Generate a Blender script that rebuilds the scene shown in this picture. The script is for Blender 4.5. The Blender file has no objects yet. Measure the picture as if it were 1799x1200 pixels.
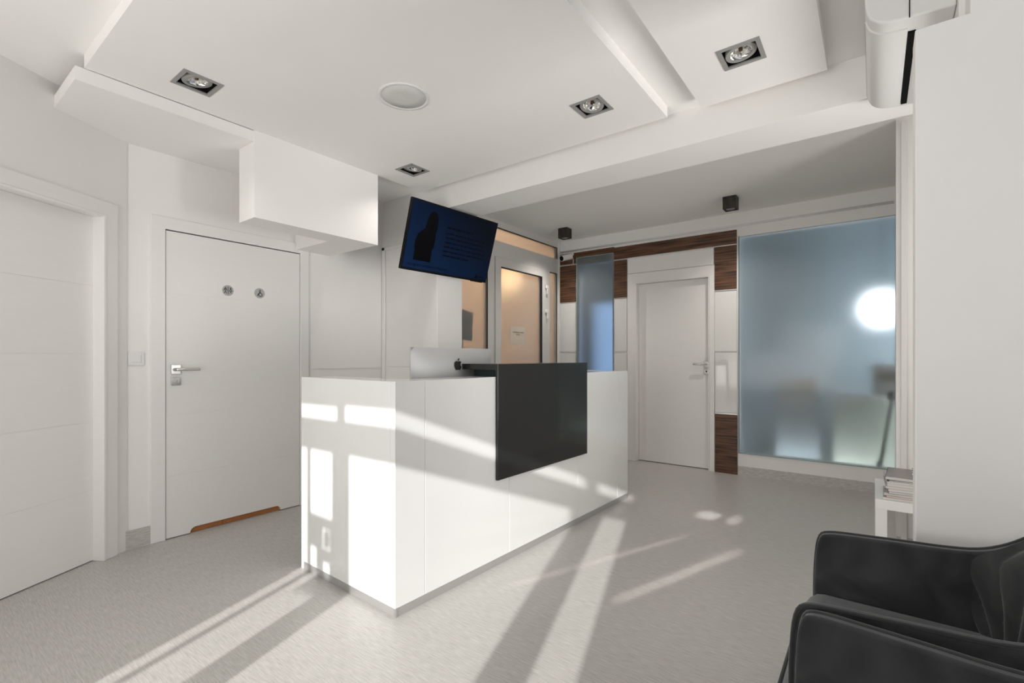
import bpy, bmesh, math, random
from mathutils import Matrix, Vector
random.seed(7)
SC = bpy.context.scene
COL = SC.collection
R = math.radians

# ------------------------------------------------------------------ camera
cam_d = bpy.data.cameras.new('camera')
cam_d.sensor_width = 36.0
cam_d.lens = 843.0 / 1799.0 * 36.0
cam_d.shift_y = 28.0 / 1799.0
cam_d.clip_start = 0.02
cam = bpy.data.objects.new('camera', cam_d)
COL.objects.link(cam)
cam.location = (0, 0, 1.2)
cam.rotation_euler = (R(90), 0, R(37))
SC.camera = cam

# ------------------------------------------------------------------ world, sun, daylight, exposure
w = bpy.data.worlds.new('sky')
SC.world = w
w.use_nodes = True
bg = w.node_tree.nodes['Background']
bg.inputs[0].default_value = (0.88, 0.92, 1.0, 1)
bg.inputs[1].default_value = 0.7


def lamp(name, kind, loc, direction, energy, color=(1, 1, 1), **kw):
    d = bpy.data.lights.new(name, kind)
    d.energy = energy
    d.color = color
    for k, v in kw.items():
        setattr(d, k, v)
    o = bpy.data.objects.new(name, d)
    COL.objects.link(o)
    o.location = loc
    o.rotation_euler = Vector(direction).to_track_quat('-Z', 'Y').to_euler()
    return o


SUN = Vector((0.31, -0.951, 0.377 * 0.951))
lamp('sun', 'SUN', (2, -6, 4), -SUN, 4.9, (1.0, 0.985, 0.96), angle=R(0.55))
lamp('daylight_rear_window', 'AREA', (-1.45, -1.6, 1.25), (-.15, 1, 1.05), 54, (1.0, 0.98, 0.95), shape='RECTANGLE', size=1.8, size_y=2.0)
lamp('niche_fill', 'AREA', (1.8, 2.60, 1.3), (-1, -0.08, 0.4), 25, (1.0, 0.98, 0.95), shape='RECTANGLE', size=.72, size_y=1.9, spread=R(98))  # unseen fill added in the niche to light the rear zone



def glint(center, w_, width, power, dx=.32, dist=4.3):
    """narrow lamp beam added in place of reflected sun, landing on the floor"""
    d = Vector((dx, .947, -.364)).normalized()
    p = Vector(center) - d * dist
    y = Vector(w_) - d * Vector(w_).dot(d)
    h = y.length
    y.normalize()
    z = -d
    x = y.cross(z)
    o = lamp('glint_stand_in', 'AREA', p, d, power, (1.0, .985, .96), shape='RECTANGLE', size=width, size_y=h, spread=R(1.2))
    o.rotation_euler = Matrix((x, y, z)).transposed().to_euler()
    return o


glint((-.84, 2.71, 0), (0, 0, .375), .055, .09)
glint((-1.27, 2.63, 0), (.078, -.026, .488), .014, .045, dist=3.6)
glint((-1.01, 3.81, 0), (0, 0, .05), .14, .05, dx=.06)
glint((-.82, 3.80, 0), (.03, 0, .05), .05, .022, dx=.06)

SC.view_settings.view_transform = 'Standard'
SC.view_settings.look = 'None'
SC.view_settings.gamma = 1.0
SC.view_settings.use_curve_mapping = False
SC.view_settings.exposure = 0.09
SC.cycles.use_denoising = True
SC.cycles.sample_clamp_indirect = 4.0
SC.cycles.caustics_reflective = False
SC.cycles.caustics_refractive = False
SC.cycles.max_bounces = 12
SC.cycles.diffuse_bounces = 6
SC.cycles.transmission_bounces = 10


# ------------------------------------------------------------------ materials
def mat(name, color, rough=0.5, metal=0.0, spec=0.5, coat=0.0, emit=None, emit_s=0.0, trans=0.0, ior=1.45, sheen=0.0):
    m = bpy.data.materials.new(name)
    m.use_nodes = True
    p = m.node_tree.nodes['Principled BSDF']
    p.inputs['Base Color'].default_value = (*color, 1)
    p.inputs['Roughness'].default_value = rough
    p.inputs['Metallic'].default_value = metal
    p.inputs['Specular IOR Level'].default_value = spec
    p.inputs['Coat Weight'].default_value = coat
    p.inputs['Coat Roughness'].default_value = 0.04
    p.inputs['Transmission Weight'].default_value = trans
    p.inputs['IOR'].default_value = ior
    p.inputs['Sheen Weight'].default_value = sheen
    if emit:
        p.inputs['Emission Color'].default_value = (*emit, 1)
        p.inputs['Emission Strength'].default_value = emit_s
    return m


def noise_col(m, c0, c1, scale, stretch=(1, 1, 1), detail=4, lo=0.35, hi=0.65, bump=0.0, rough=None, mid=None, dist=0.0):
    """colour variation (and optional bump) from stretched noise in object space"""
    nt = m.node_tree
    p = nt.nodes['Principled BSDF']
    tc = nt.nodes.new('ShaderNodeTexCoord')
    mp = nt.nodes.new('ShaderNodeMapping')
    mp.inputs['Scale'].default_value = stretch
    nz = nt.nodes.new('ShaderNodeTexNoise')
    nz.inputs['Scale'].default_value = scale
    nz.inputs['Detail'].default_value = detail
    nz.inputs['Distortion'].default_value = dist
    rp = nt.nodes.new('ShaderNodeValToRGB')
    rp.color_ramp.elements[0].position = lo
    rp.color_ramp.elements[0].color = (*c0, 1)
    rp.color_ramp.elements[1].position = hi
    rp.color_ramp.elements[1].color = (*c1, 1)
    if mid:
        e = rp.color_ramp.elements.new((lo + hi) / 2)
        e.color = (*mid, 1)
    nt.links.new(tc.outputs['Object'], mp.inputs['Vector'])
    nt.links.new(mp.outputs['Vector'], nz.inputs['Vector'])
    nt.links.new(nz.outputs['Fac'], rp.inputs['Fac'])
    nt.links.new(rp.outputs['Color'], p.inputs['Base Color'])
    if bump:
        b = nt.nodes.new('ShaderNodeBump')
        b.inputs['Strength'].default_value = bump
        b.inputs['Distance'].default_value = 0.002
        nt.links.new(nz.outputs['Fac'], b.inputs['Height'])
        nt.links.new(b.outputs['Normal'], p.inputs['Normal'])
    return m


M = {}
M['paint'] = noise_col(mat('white wall paint', (.8, .8, .8), .6, spec=.3), (.845, .832, .812), (.86, .847, .827), 3, bump=.02)
M['ceil'] = noise_col(mat('white ceiling paint', (.8, .8, .8), .75, spec=.2), (.88, .867, .847), (.895, .882, .862), 2)
M['lacquer'] = noise_col(mat('white door lacquer', (.8, .8, .8), .38), (.83, .817, .797), (.84, .827, .807), 6, (1, 1, 12), bump=.03)
M['gloss'] = mat('white high gloss', (.80, .80, .79), .16, coat=.6)
M['glosspanel'] = mat('white gloss wall panel', (.78, .77, .75), .06, coat=1.0)
M['floor'] = noise_col(mat('grey streaked vinyl', (.5, .5, .5), .34, spec=.45), (.385, .372, .35), (.545, .53, .508), 20, (.8, 10, 1), 5, .28, .72, bump=.012)
M['skirt'] = noise_col(mat('grey streaked skirting', (.5, .5, .5), .45), (.44, .425, .40), (.62, .605, .58), 14, (1.5, 1.5, 9), 4, .30, .70)
M['black'] = mat('black satin panel', (.016, .017, .017), .22, coat=.25)
M['blackmatte'] = mat('matt black', (.012, .012, .012), .6)
M['hole'] = mat('dark gap', (.01, .01, .01), .9, spec=.05)
M['gasket'] = mat('black rubber gasket', (.012, .012, .013), .5)
M['alu'] = mat('brushed aluminium', (.62, .61, .60), .32, metal=1.0)
M['aluplinth'] = mat('satin aluminium plinth', (.56, .55, .54), .42, metal=.75)
M['chrome'] = mat('satin nickel', (.58, .57, .55), .25, metal=1.0)
M['silver'] = mat('silver computer casing', (.50, .50, .50), .5, metal=.35)
M['lampgrey'] = mat('grey lamp frame', (.33, .325, .315), .5, metal=.1)
M['reflector'] = mat('mirror reflector', (.86, .85, .83), .10, metal=1.0)
M['copper'] = mat('copper lamp cap', (.12, .07, .05), .35, metal=.9)
M['pvc'] = mat('white plastic frame', (.66, .645, .62), .35)
M['plastic'] = mat('white plastic', (.78, .775, .76), .35)
M['grille'] = noise_col(mat('grey speaker grille', (.5, .5, .5), .6), (.62, .615, .60), (.70, .69, .675), 250)
M['orange'] = noise_col(mat('orange wood board', (.5, .2, .06), .5), (.40, .155, .05), (.50, .21, .075), 5, (3, 1, 30))
M['wood'] = noise_col(mat('dark striped walnut', (.1, .05, .03), .42), (.026, .012, .007), (.19, .092, .048), 5.0, (.45, .45, 9), 7, .34, .68, mid=(.105, .048, .024), dist=.35)
M['cubewood'] = noise_col(mat('black brown wood', (.03, .02, .015), .5), (.012, .010, .009), (.04, .03, .024), 6, (8, 8, 1))
M['velvet'] = noise_col(mat('charcoal velvet', (.03, .03, .03), .85, spec=.15, sheen=.55), (.026, .0265, .0275), (.056, .057, .059), 5, (1, 1, 1), 3, .35, .70, dist=1.4)
M['velvet'].node_tree.nodes['Principled BSDF'].inputs['Sheen Roughness'].default_value = .45
M['velvet'].node_tree.nodes['Principled BSDF'].inputs['Sheen Tint'].default_value = (.7, .72, .75, 1)
M['piping'] = mat('charcoal piping', (.016, .017, .018), .7, sheen=.4)
M['blackmetal'] = mat('black powder coat', (.015, .015, .016), .4, metal=.4)
M['paper'] = mat('cream paper', (.62, .55, .46), .8)
M['ink'] = mat('grey ink', (.30, .27, .22), .8)
M['sign'] = mat('grey steel sign', (.44, .435, .42), .5, metal=.0)
M['signink'] = mat('dark sign print', (.04, .04, .038), .6)
M['brown'] = mat('brown grey casing', (.085, .062, .042), .55)
M['tvbezel'] = mat('black television bezel', (.004, .004, .005), .5, spec=.15)
M['tvink'] = mat('black screen print', (.0015, .0015, .003), .4, spec=.1)
M['table'] = mat('white table foil', (.82, .815, .80), .22)
M['glassorn'] = mat('clear glass', (.9, .92, .93), .03, trans=1.0)
M['warmwall'] = mat('cream wall paint', (.70, .62, .56), .7)
M['warmglobe'] = mat('warm globe glow', (1, .8, .5), .5, emit=(1.0, .72, .42), emit_s=4.0)
M['teal'] = mat('dark teal block', (.010, .022, .026), .3)
M['coolwall'] = mat('blue grey wall paint', (.33, .40, .44), .7)
M['coolfloor'] = mat('pale grey floor', (.5, .54, .56), .4)
M['palecab'] = mat('pale green cabinet', (.62, .66, .58), .5)
M['bluelight'] = mat('blue daylight in window', (.2, .4, .7), .5, emit=(.30, .47, .76), emit_s=1.05)
M['whitelight'] = mat('white lamp glow', (1, 1, 1), .5, emit=(.93, .95, 1.0), emit_s=7.0)


def frosted(name, tint, rough, clear=.10):
    m = bpy.data.materials.new(name)
    m.use_nodes = True
    nt = m.node_tree
    nt.nodes.remove(nt.nodes['Principled BSDF'])
    out = nt.nodes['Material Output']
    rf = nt.nodes.new('ShaderNodeBsdfRefraction')
    rf.inputs['Color'].default_value = (*tint, 1)
    rf.inputs['Roughness'].default_value = rough
    rf.inputs['IOR'].default_value = 1.3
    df = nt.nodes.new('ShaderNodeBsdfDiffuse')
    df.inputs['Color'].default_value = (.55, .6, .6, 1)
    gl = nt.nodes.new('ShaderNodeBsdfGlossy')
    gl.inputs['Roughness'].default_value = .12
    mx = nt.nodes.new('ShaderNodeMixShader')
    mx.inputs[0].default_value = .22
    mx2 = nt.nodes.new('ShaderNodeMixShader')
    fr = nt.nodes.new('ShaderNodeFresnel')
    fr.inputs[0].default_value = 1.35
    tr = nt.nodes.new('ShaderNodeBsdfTransparent')
    tr.inputs['Color'].default_value = (*tint, 1)
    mt = nt.nodes.new('ShaderNodeMixShader')
    mt.inputs[0].default_value = clear
    nt.links.new(rf.outputs[0], mt.inputs[1])
    nt.links.new(tr.outputs[0], mt.inputs[2])
    nt.links.new(mt.outputs[0], mx.inputs[1])
    nt.links.new(df.outputs[0], mx.inputs[2])
    nt.links.new(fr.outputs[0], mx2.inputs[0])
    nt.links.new(mx.outputs[0], mx2.inputs[1])
    nt.links.new(gl.outputs[0], mx2.inputs[2])
    nt.links.new(mx2.outputs[0], out.inputs[0])
    return m


M['frost'] = frosted('frosted glass', (.92, .95, .96), .56, .2)
M['frostwarm'] = frosted('frosted door glass', (.96, .95, .93), .62)
M['glassedge'] = mat('green glass edge', (.30, .40, .37), .2)


def screen_mat():
    m = mat('dark blue slide', (.001, .002, .004), .3, spec=.12)
    nt = m.node_tree
    p = nt.nodes['Principled BSDF']
    tc = nt.nodes.new('ShaderNodeTexCoord')
    sp = nt.nodes.new('ShaderNodeSeparateXYZ')
    ma = nt.nodes.new('ShaderNodeMath')
    ma.operation = 'MULTIPLY_ADD'
    ma.inputs[1].default_value = -0.75
    mb = nt.nodes.new('ShaderNodeMath')
    mb.operation = 'MULTIPLY_ADD'
    mb.inputs[1].default_value = -1.1
    mb.inputs[2].default_value = 0.44
    rp = nt.nodes.new('ShaderNodeValToRGB')
    rp.color_ramp.elements[0].color = (.0002, .0005, .0025, 1)
    rp.color_ramp.elements[1].color = (.0026, .013, .046, 1)
    nt.links.new(tc.outputs['Object'], sp.inputs[0])
    nt.links.new(sp.outputs['Y'], mb.inputs[0])
    nt.links.new(sp.outputs['X'], ma.inputs[0])
    nt.links.new(mb.outputs[0], ma.inputs[2])
    nt.links.new(ma.outputs[0], rp.inputs['Fac'])
    nt.links.new(rp.outputs['Color'], p.inputs['Emission Color'])
    p.inputs['Emission Strength'].default_value = 1.0
    return m


M['screen'] = screen_mat()

# ------------------------------------------------------------------ mesh helpers
W = {}


class MB:
    def __init__(s):
        s.v = []
        s.f = []

    def add(s, vs, fs):
        o = len(s.v)
        s.v += [tuple(v) for v in vs]
        s.f += [tuple(i + o for i in f) for f in fs]
        return s

    def box(s, x0, y0, z0, x1, y1, z1, mtx=None):
        vs = [Vector((x, y, z)) for z in (z0, z1) for y in (y0, y1) for x in (x0, x1)]
        if mtx:
            vs = [mtx @ v for v in vs]
        return s.add(vs, [(0, 2, 3, 1), (4, 5, 7, 6), (0, 1, 5, 4), (2, 6, 7, 3), (0, 4, 6, 2), (1, 3, 7, 5)])

    def prism(s, pts, axis, a, b):
        def P(p, t):
            return {'x': (t, p[0], p[1]), 'y': (p[0], t, p[1]), 'z': (p[0], p[1], t)}[axis]
        n = len(pts)
        vs = [P(p, a) for p in pts] + [P(p, b) for p in pts]
        fs = [tuple(range(n)), tuple(range(2 * n - 1, n - 1, -1))]
        fs += [(i, (i + 1) % n, n + (i + 1) % n, n + i) for i in range(n)]
        return s.add(vs, fs)

    def tube(s, path, r, n=10, closed=False, caps=True):
        path = [Vector(p) for p in path]
        k = len(path)
        rr = r if isinstance(r, (list, tuple)) else [r] * k
        vs, fs = [], []
        up = Vector((0, 0, 1))
        prev = None
        for i, p in enumerate(path):
            a = path[(i - 1) % k] if (closed or i > 0) else p
            b = path[(i + 1) % k] if (closed or i < k - 1) else p
            t = (b - a).normalized()
            if prev is None:
                u = t.cross(up)
                if u.length < 1e-4:
                    u = t.cross(Vector((1, 0, 0)))
            else:
                u = prev - t * prev.dot(t)
            u.normalize()
            prev = u
            q = t.cross(u)
            for j in range(n):
                an = 2 * math.pi * j / n
                vs.append(p + (u * math.cos(an) + q * math.sin(an)) * rr[i])
        for i in range(k if closed else k - 1):
            for j in range(n):
                i2 = (i + 1) % k
                fs.append((i * n + j, i * n + (j + 1) % n, i2 * n + (j + 1) % n, i2 * n + j))
        if caps and not closed:
            fs.append(tuple(range(n)))
            fs.append(tuple((k - 1) * n + j for j in range(n)))
        return s.add(vs, fs)

    def lathe(s, prof, n=32, mtx=None, cap0=False, cap1=False):
        vs, fs = [], []
        for r, z in prof:
            for j in range(n):
                an = 2 * math.pi * j / n
                v = Vector((r * math.cos(an), r * math.sin(an), z))
                vs.append(mtx @ v if mtx else v)
        for i in range(len(prof) - 1):
            for j in range(n):
                fs.append((i * n + j, i * n + (j + 1) % n, (i + 1) * n + (j + 1) % n, (i + 1) * n + j))
        if cap0:
            fs.append(tuple(range(n)))
        if cap1:
            fs.append(tuple((len(prof) - 1) * n + j for j in range(n)))
        return s.add(vs, fs)

    def grid(s, fn, nu, nv):
        vs = [fn(i / nu, j / nv) for j in range(nv + 1) for i in range(nu + 1)]
        fs = [(j * (nu + 1) + i, j * (nu + 1) + i + 1, (j + 1) * (nu + 1) + i + 1, (j + 1) * (nu + 1) + i) for j in range(nv) for i in range(nu)]
        return s.add(vs, fs)

    def stroke(s, pts, width, fr, closed=False, depth=.001):
        """flat raised line on a plane; fr maps (x, y, h) to space"""
        k = len(pts)
        for i in range(k if closed else k - 1):
            a, b = Vector(pts[i]), Vector(pts[(i + 1) % k])
            d = (b - a).normalized()
            n = Vector((-d.y, d.x)) * width / 2
            a2, b2 = a - d * width * .3, b + d * width * .3
            q = [a2 + n, b2 + n, b2 - n, a2 - n]
            s.add([fr(p.x, p.y, 0) for p in q] + [fr(p.x, p.y, depth) for p in q],
                  [(0, 1, 2, 3), (7, 6, 5, 4), (0, 4, 5, 1), (1, 5, 6, 2), (2, 6, 7, 3), (3, 7, 4, 0)])
        return s

    def build(s, name, m, parent=None, local=False, smooth=False, bevel=0, seg=2, subsurf=0, origin=None, recalc=True):
        me = bpy.data.meshes.new(name)
        bm = bmesh.new()
        vs = [bm.verts.new(v) for v in s.v]
        for f in s.f:
            try:
                bm.faces.new([vs[i] for i in f])
            except ValueError:
                pass
        if recalc:
            bmesh.ops.recalc_face_normals(bm, faces=bm.faces)
        bm.to_mesh(me)
        bm.free()
        o = bpy.data.objects.new(name, me)
        COL.objects.link(o)
        if parent is not None:
            o.parent = parent
            wm = W[parent]
            if not local:
                me.transform(wm.inverted())
            W[o] = wm
        else:
            if origin is None:
                xs = [v[0] for v in s.v]
                ys = [v[1] for v in s.v]
                zs = [v[2] for v in s.v]
                origin = ((min(xs) + max(xs)) / 2, (min(ys) + max(ys)) / 2, min(zs))
            T = Matrix.Translation(origin)
            me.transform(T.inverted())
            o.location = origin
            W[o] = T
        if smooth:
            for p in me.polygons:
                p.use_smooth = True
        me.materials.append(m)
        if bevel:
            b = o.modifiers.new('bevel', 'BEVEL')
            b.width = bevel
            b.segments = seg
            b.limit_method = 'ANGLE'
            b.angle_limit = R(40)
        if subsurf:
            b = o.modifiers.new('subsurf', 'SUBSURF')
            b.levels = subsurf
            b.render_levels = subsurf
        return o


def smooth_by_angle(o, ang=35):
    me = o.data
    bm = bmesh.new()
    bm.from_mesh(me)
    for f in bm.faces:
        f.smooth = True
    for e in bm.edges:
        if len(e.link_faces) == 2 and e.calc_face_angle(0) > R(ang):
            e.smooth = False
    bm.to_mesh(me)
    bm.free()
    return o


def tag(o, label, cat=None, group=None, kind=None):
    o['label'] = label
    if cat:
        o['category'] = cat
    if group:
        o['group'] = group
    if kind:
        o['kind'] = kind
    return o


def thing(name, loc, rotz=0, label=None, cat=None, group=None, kind=None, mtx=None):
    o = bpy.data.objects.new(name, None)
    o.empty_display_size = .1
    COL.objects.link(o)
    m = mtx if mtx else Matrix.Translation(loc) @ Matrix.Rotation(R(rotz), 4, 'Z')
    o.location = m.to_translation()
    o.rotation_euler = m.to_euler()
    W[o] = m
    tag(o, label, cat, group, kind)
    return o


def copy_tree(o, mtx):
    c = o.copy()
    COL.objects.link(c)
    c.location = mtx.to_translation()
    c.rotation_euler = mtx.to_euler()
    W[c] = mtx

    def kids(a, b):
        for ch in list(a.children):
            d = ch.copy()
            COL.objects.link(d)
            d.parent = b
            W[d] = mtx
            kids(ch, d)
    kids(o, c)
    return c


def bx(*a, mtx=None):
    return MB().box(*a, mtx=mtx)


def holed(u0, u1, v0, v1, holes, emit):
    us = sorted({u0, u1, *[h[0] for h in holes], *[h[1] for h in holes]})
    us = [u for u in us if u0 <= u <= u1]
    for a, b in zip(us[:-1], us[1:]):
        cuts = sorted([(h[2], h[3]) for h in holes if h[0] <= a + 1e-6 and h[1] >= b - 1e-6])
        z = v0
        for c, d in cuts:
            if c > z + 1e-6:
                emit(a, b, z, c)
            z = max(z, d)
        if z < v1 - 1e-6:
            emit(a, b, z, v1)


def struct(o, label=None, cat='wall'):
    return tag(o, label, cat, kind='structure') if label else tag(o, o.name.replace('_', ' '), cat, kind='structure')


# ------------------------------------------------------------------ room shell
ZC = 2.668          # main ceiling
ZB = 2.685          # rear ceiling
struct(bx(-5.4, -1.9, -.1, 2.2, 8.6, 0).build('floor', M['floor'], origin=(0, 0, 0)), 'light grey streaked vinyl floor', 'floor')

# ceilings
mb = MB()
holed(-4.0, 2.0, -1.8, 2.95, [], lambda a, b, c, d: mb.box(a, c, ZC, b, d, ZC + .1))
struct(mb.build('ceiling', M['ceil']), 'white main ceiling above the floating panels', 'ceiling')
struct(bx(-3.4, 3.1, ZB, 2.0, 5.45, ZB + .1).build('ceiling', M['ceil']), 'white rear ceiling carrying the two black cube spots', 'ceiling')

# floating ceiling panels with openings for the downlights
DL = [(-2.767, .993), (-2.760, 2.424), (-1.262, 2.418), (-.490, 2.415)]
HW = .078
PX = [(-3.06, -.964, .61, 2.79), (-.773, -.18, -1.7, 2.80)]
PY0 = [.61, -1.7]
labs = ['large white floating ceiling panel with three square downlights', 'narrow white floating ceiling panel with one square downlight']
for k, (x0, x1, y0, y1) in enumerate([(-3.06, -.964, .61, 2.79), (-.773, -.18, -1.7, 2.80)]):
    mb = MB()
    hs = [(x - HW, x + HW, y - HW, y + HW) for x, y in DL if x0 < x < x1]
    holed(x0, x1, y0, y1, hs, lambda a, b, c, d: mb.box(a, c, 2.605, b, d, ZC + .001))
    struct(mb.build('ceiling_panel', M['ceil']), labs[k], 'ceiling panel')

# soffit along the left wall, L-shaped duct box below it, and the beam
struct(bx(-3.74, .577, 2.537, -3.062, 2.3, 2.603).build('soffit', M['ceil']), 'thin white soffit slab along the left wall', 'soffit')
mb = MB().box(-3.26, 1.41, 2.067, -3.056, 2.335, 2.606).box(-3.74, 2.035, 2.067, -3.26, 2.335, 2.606)
struct(mb.build('bulkhead', M['ceil']), 'white duct box hanging under the ceiling above the toilet door', 'bulkhead')
struct(bx(-3.33, 2.893, 2.456, 1.95, 3.222, ZB + .02).build('beam', M['ceil']), 'white ceiling beam crossing the room', 'beam')

# left wall with a hole for the toilet door
mb = MB()
holed(.93, 2.95, 0, ZC + .02, [(1.135, 2.085, -.01, 2.052)], lambda a, b, c, d: mb.box(-3.9, a, c, -3.72, b, d))
struct(mb.build('wall_left', M['paint']), 'white left wall around the toilet door')
# block behind the television
struct(bx(-3.9, 2.9, 0, -2.98, 3.2, ZC + .02).build('wall_nook', M['paint']), 'white wall block behind the television')

# angled wall with the door at the left edge
A = Matrix.Translation((-3.623, .818, 0)) @ Matrix.Rotation(R(-60), 4, 'Z')
mb = MB()
holed(-.155, 3.2, 0, ZC + .02, [(.0, .93, -.01, 2.035)], lambda a, b, c, d: mb.box(a, -.20, c, b, -.015, d, mtx=A))
struct(mb.build('wall_angled', M['paint'], origin=(-3.623, .818, 0)), 'white angled wall around the door at the left edge')

# back wall
W1 = (-2.955, -2.497, .22, 2.36)
W2 = (-1.103, .153, .225, 2.436)
mb = MB()
holed(-3.4, .9, 0, ZB + .02, [W1, (-2.2, -1.386, -.01, 2.062), W2], lambda a, b, c, d: mb.box(a, 5.32, c, b, 5.42, d))
struct(mb.build('wall_back', M['paint']), 'white back wall around the far door and the frosted windows')

# right side: column beside the big frosted window, niche wall, pier in front
mb = MB().prism([(.152, 5.36), (.112, 3.84), (2.05, 3.84), (2.05, 5.36)], 'z', 0, ZB + .02)
struct(mb.build('wall_column', M['paint']), 'white wall column right of the big frosted window')
mb = MB().box(.222, 2.13, 2.30, 1.9, 2.93, ZC + .01)
struct(mb.build('wall_niche', M['paint']), 'white niche wall carrying the air conditioner')
mb = MB().prism([(.107, 0), (2.05, 0), (2.05, ZC + .02), (.237, ZC + .02), (.237, 2.257), (.107, 2.257)], 'y', 2.02, 2.135)
struct(mb.build('wall_right', M['paint'], bevel=.004), 'white pier wall behind the armchairs')
struct(bx(1.9, 2.1, 0, 2.0, 3.9, ZB).build('wall_niche', M['paint']), 'white outer niche wall', 'wall')

# window wall behind the camera: openings that let the sun in
OFF = .326 * 1.7
ops = []
ops += [(-2.135 + OFF, -2.058 + OFF, .05, 1.895), (-2.030 + OFF, -1.804 + OFF, 1.53, 1.895), (-2.030 + OFF, -1.804 + OFF, .05, 1.15),
        (-2.030 + OFF, -1.96 + OFF, 1.15, 1.36), (-1.905 + OFF, -1.825 + OFF, 1.36, 1.38), (-1.905 + OFF, -1.885 + OFF, 1.38, 1.46), (-1.84 + OFF, -1.825 + OFF, 1.38, 1.46), (-1.905 + OFF, -1.825 + OFF, 1.46, 1.48),
        (-1.90 + OFF, -1.83 + OFF, 1.20, 1.30)]
ops += [(-1.654 + OFF, -.735 + OFF, .05, 1.90), (-.551 + OFF, -.357 + OFF, .05, 1.90)]
ops += [(-2.135 + OFF, -1.757 + OFF, 2.06, 2.14), (-1.69 + OFF, -.66 + OFF, 2.062, 2.152), (-.60 + OFF, -.357 + OFF, 2.062, 2.15)]
mb = MB()
holed(-2.7, 2.1, 0, ZC + .02, ops, lambda a, b, c, d: mb.box(a, -1.74, c, b, -1.70, d))
struct(mb.build('wall_front', M['paint']), 'white window wall behind the camera')
mb = MB()
holed(-1.75, 2.1, 0, ZC + .02, [(-1.4, 1.8, .2, 2.55)], lambda a, b, c, d: mb.box(1.9, a, c, 2.0, b, d))
struct(mb.build('wall_side', M['paint']), 'white side wall right of the camera')

# skirting
struct(bx(-3.72, .925, 0, -3.708, 1.064, .118).build('baseboard_left', M['skirt']), 'grey skirting between the two left doors', 'skirting')
struct(bx(-1.11, 5.308, 0, .13, 5.32, .092).build('baseboard_back', M['skirt']), 'grey skirting under the big frosted window', 'skirting')
struct(bx(.114, 3.828, 0, 1.9, 3.84, .084).build('baseboard_right', M['skirt']), 'grey skirting behind the side table', 'skirting')

# wall panelling right of the toilet door and on the nook wall
mb = MB().box(-3.72, 2.15, 1.104, -3.712, 2.9, 1.116)
struct(mb.build('trim_1', M['lacquer']), 'thin white rail on the wall right of the toilet door', 'trim')
mb = MB().box(-3.715, 2.882, 0, -3.675, 2.9, 2.235).box(-3.715, 2.882, 2.205, -2.985, 2.9, 2.235).box(-3.655, 2.893, 1.114, -2.985, 2.9, 2.185).box(-3.655, 2.893, .05, -2.985, 2.9, 1.102)
struct(mb.build('trim_2', M['lacquer'], bevel=.003), 'white panelled cupboard front left of the television post', 'trim')


# ------------------------------------------------------------------ doors
def strike(mtx_fn, parent, lever_dir, key):
    """square rosette with lever and lock rosette; mtx_fn maps (along, out, up)"""
    def b(name, a0, o0, u0, a1, o1, u1, m, par, bev=.002):
        mb = MB().box(a0, o0, u0, a1, o1, u1)
        mb.v = [mtx_fn(*v) for v in mb.v]
        return mb.build(name, m, par, bevel=bev)
    h = b('door_handle', -.028, 0, -.031, .028, .009, .031, M['chrome'], parent)
    mb = MB().tube([(0, .005, 0), (0, .045, 0), (lever_dir * .012, .052, 0), (lever_dir * .125, .052, 0)], .0095, 14)
    mb.v = [mtx_fn(*v) for v in mb.v]
    smooth_by_angle(mb.build('lever', M['chrome'], h))
    l = b('lock_plate', -.027, 0, -.105, .027, .008, -.053, M['chrome'], parent)
    mb = MB().tube([(.002, .004, -.076), (.002, .0095, -.076)], .0075, 14)
    mb.tube([(.002, .004, -.086), (.002, .0095, -.086)], .004, 10)
    mb.v = [mtx_fn(*v) for v in mb.v]
    mb.build('keyhole', M['hole'] if key == 'hole' else M['alu'], l)
    if key == 'turn':
        mb = MB().box(-.006, .008, -.088, .001, .02, -.070)
        mb.v = [mtx_fn(*v) for v in mb.v]
        mb.build('thumb_turn', M['chrome'], l, bevel=.001)


def leaf_mesh(fn, a0, a1, u0, u1, grooves, d0, d1, cut=None):
    """door leaf: boards separated by fine horizontal grooves"""
    mb = MB()
    zs = [u0] + grooves + [u1]
    g = .0012
    for i, (a, b) in enumerate(zip(zs[:-1], zs[1:])):
        lo = a + (g if i else 0)
        hi = b - (g if i < len(zs) - 2 else 0)
        if cut and i == 0:
            c0, c1, ch = cut
            pts = [(a0, lo), (c0, lo)]
            pts += [(c0 + ch - ch * math.cos(t), lo + ch * math.sin(t)) for t in [k * math.pi / 16 for k in range(1, 9)]]
            pts += [(c1 - ch + ch * math.sin(t), lo + ch * math.cos(t)) for t in [k * math.pi / 16 for k in range(0, 8)]]
            pts += [(c1, lo), (a1, lo), (a1, hi), (a0, hi)]
            mb.prism(pts, 'y', d0, d1)
        else:
            mb.box(a0, d0, lo, a1, d1, hi)
    mb.box(a0 + .001, d0 - .003, u0 + .06, a1 - .001, d1 - .002, u1)
    mb.v = [fn(*v) for v in mb.v]
    return mb


GR = [.417, .82, 1.222, 1.622]
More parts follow.
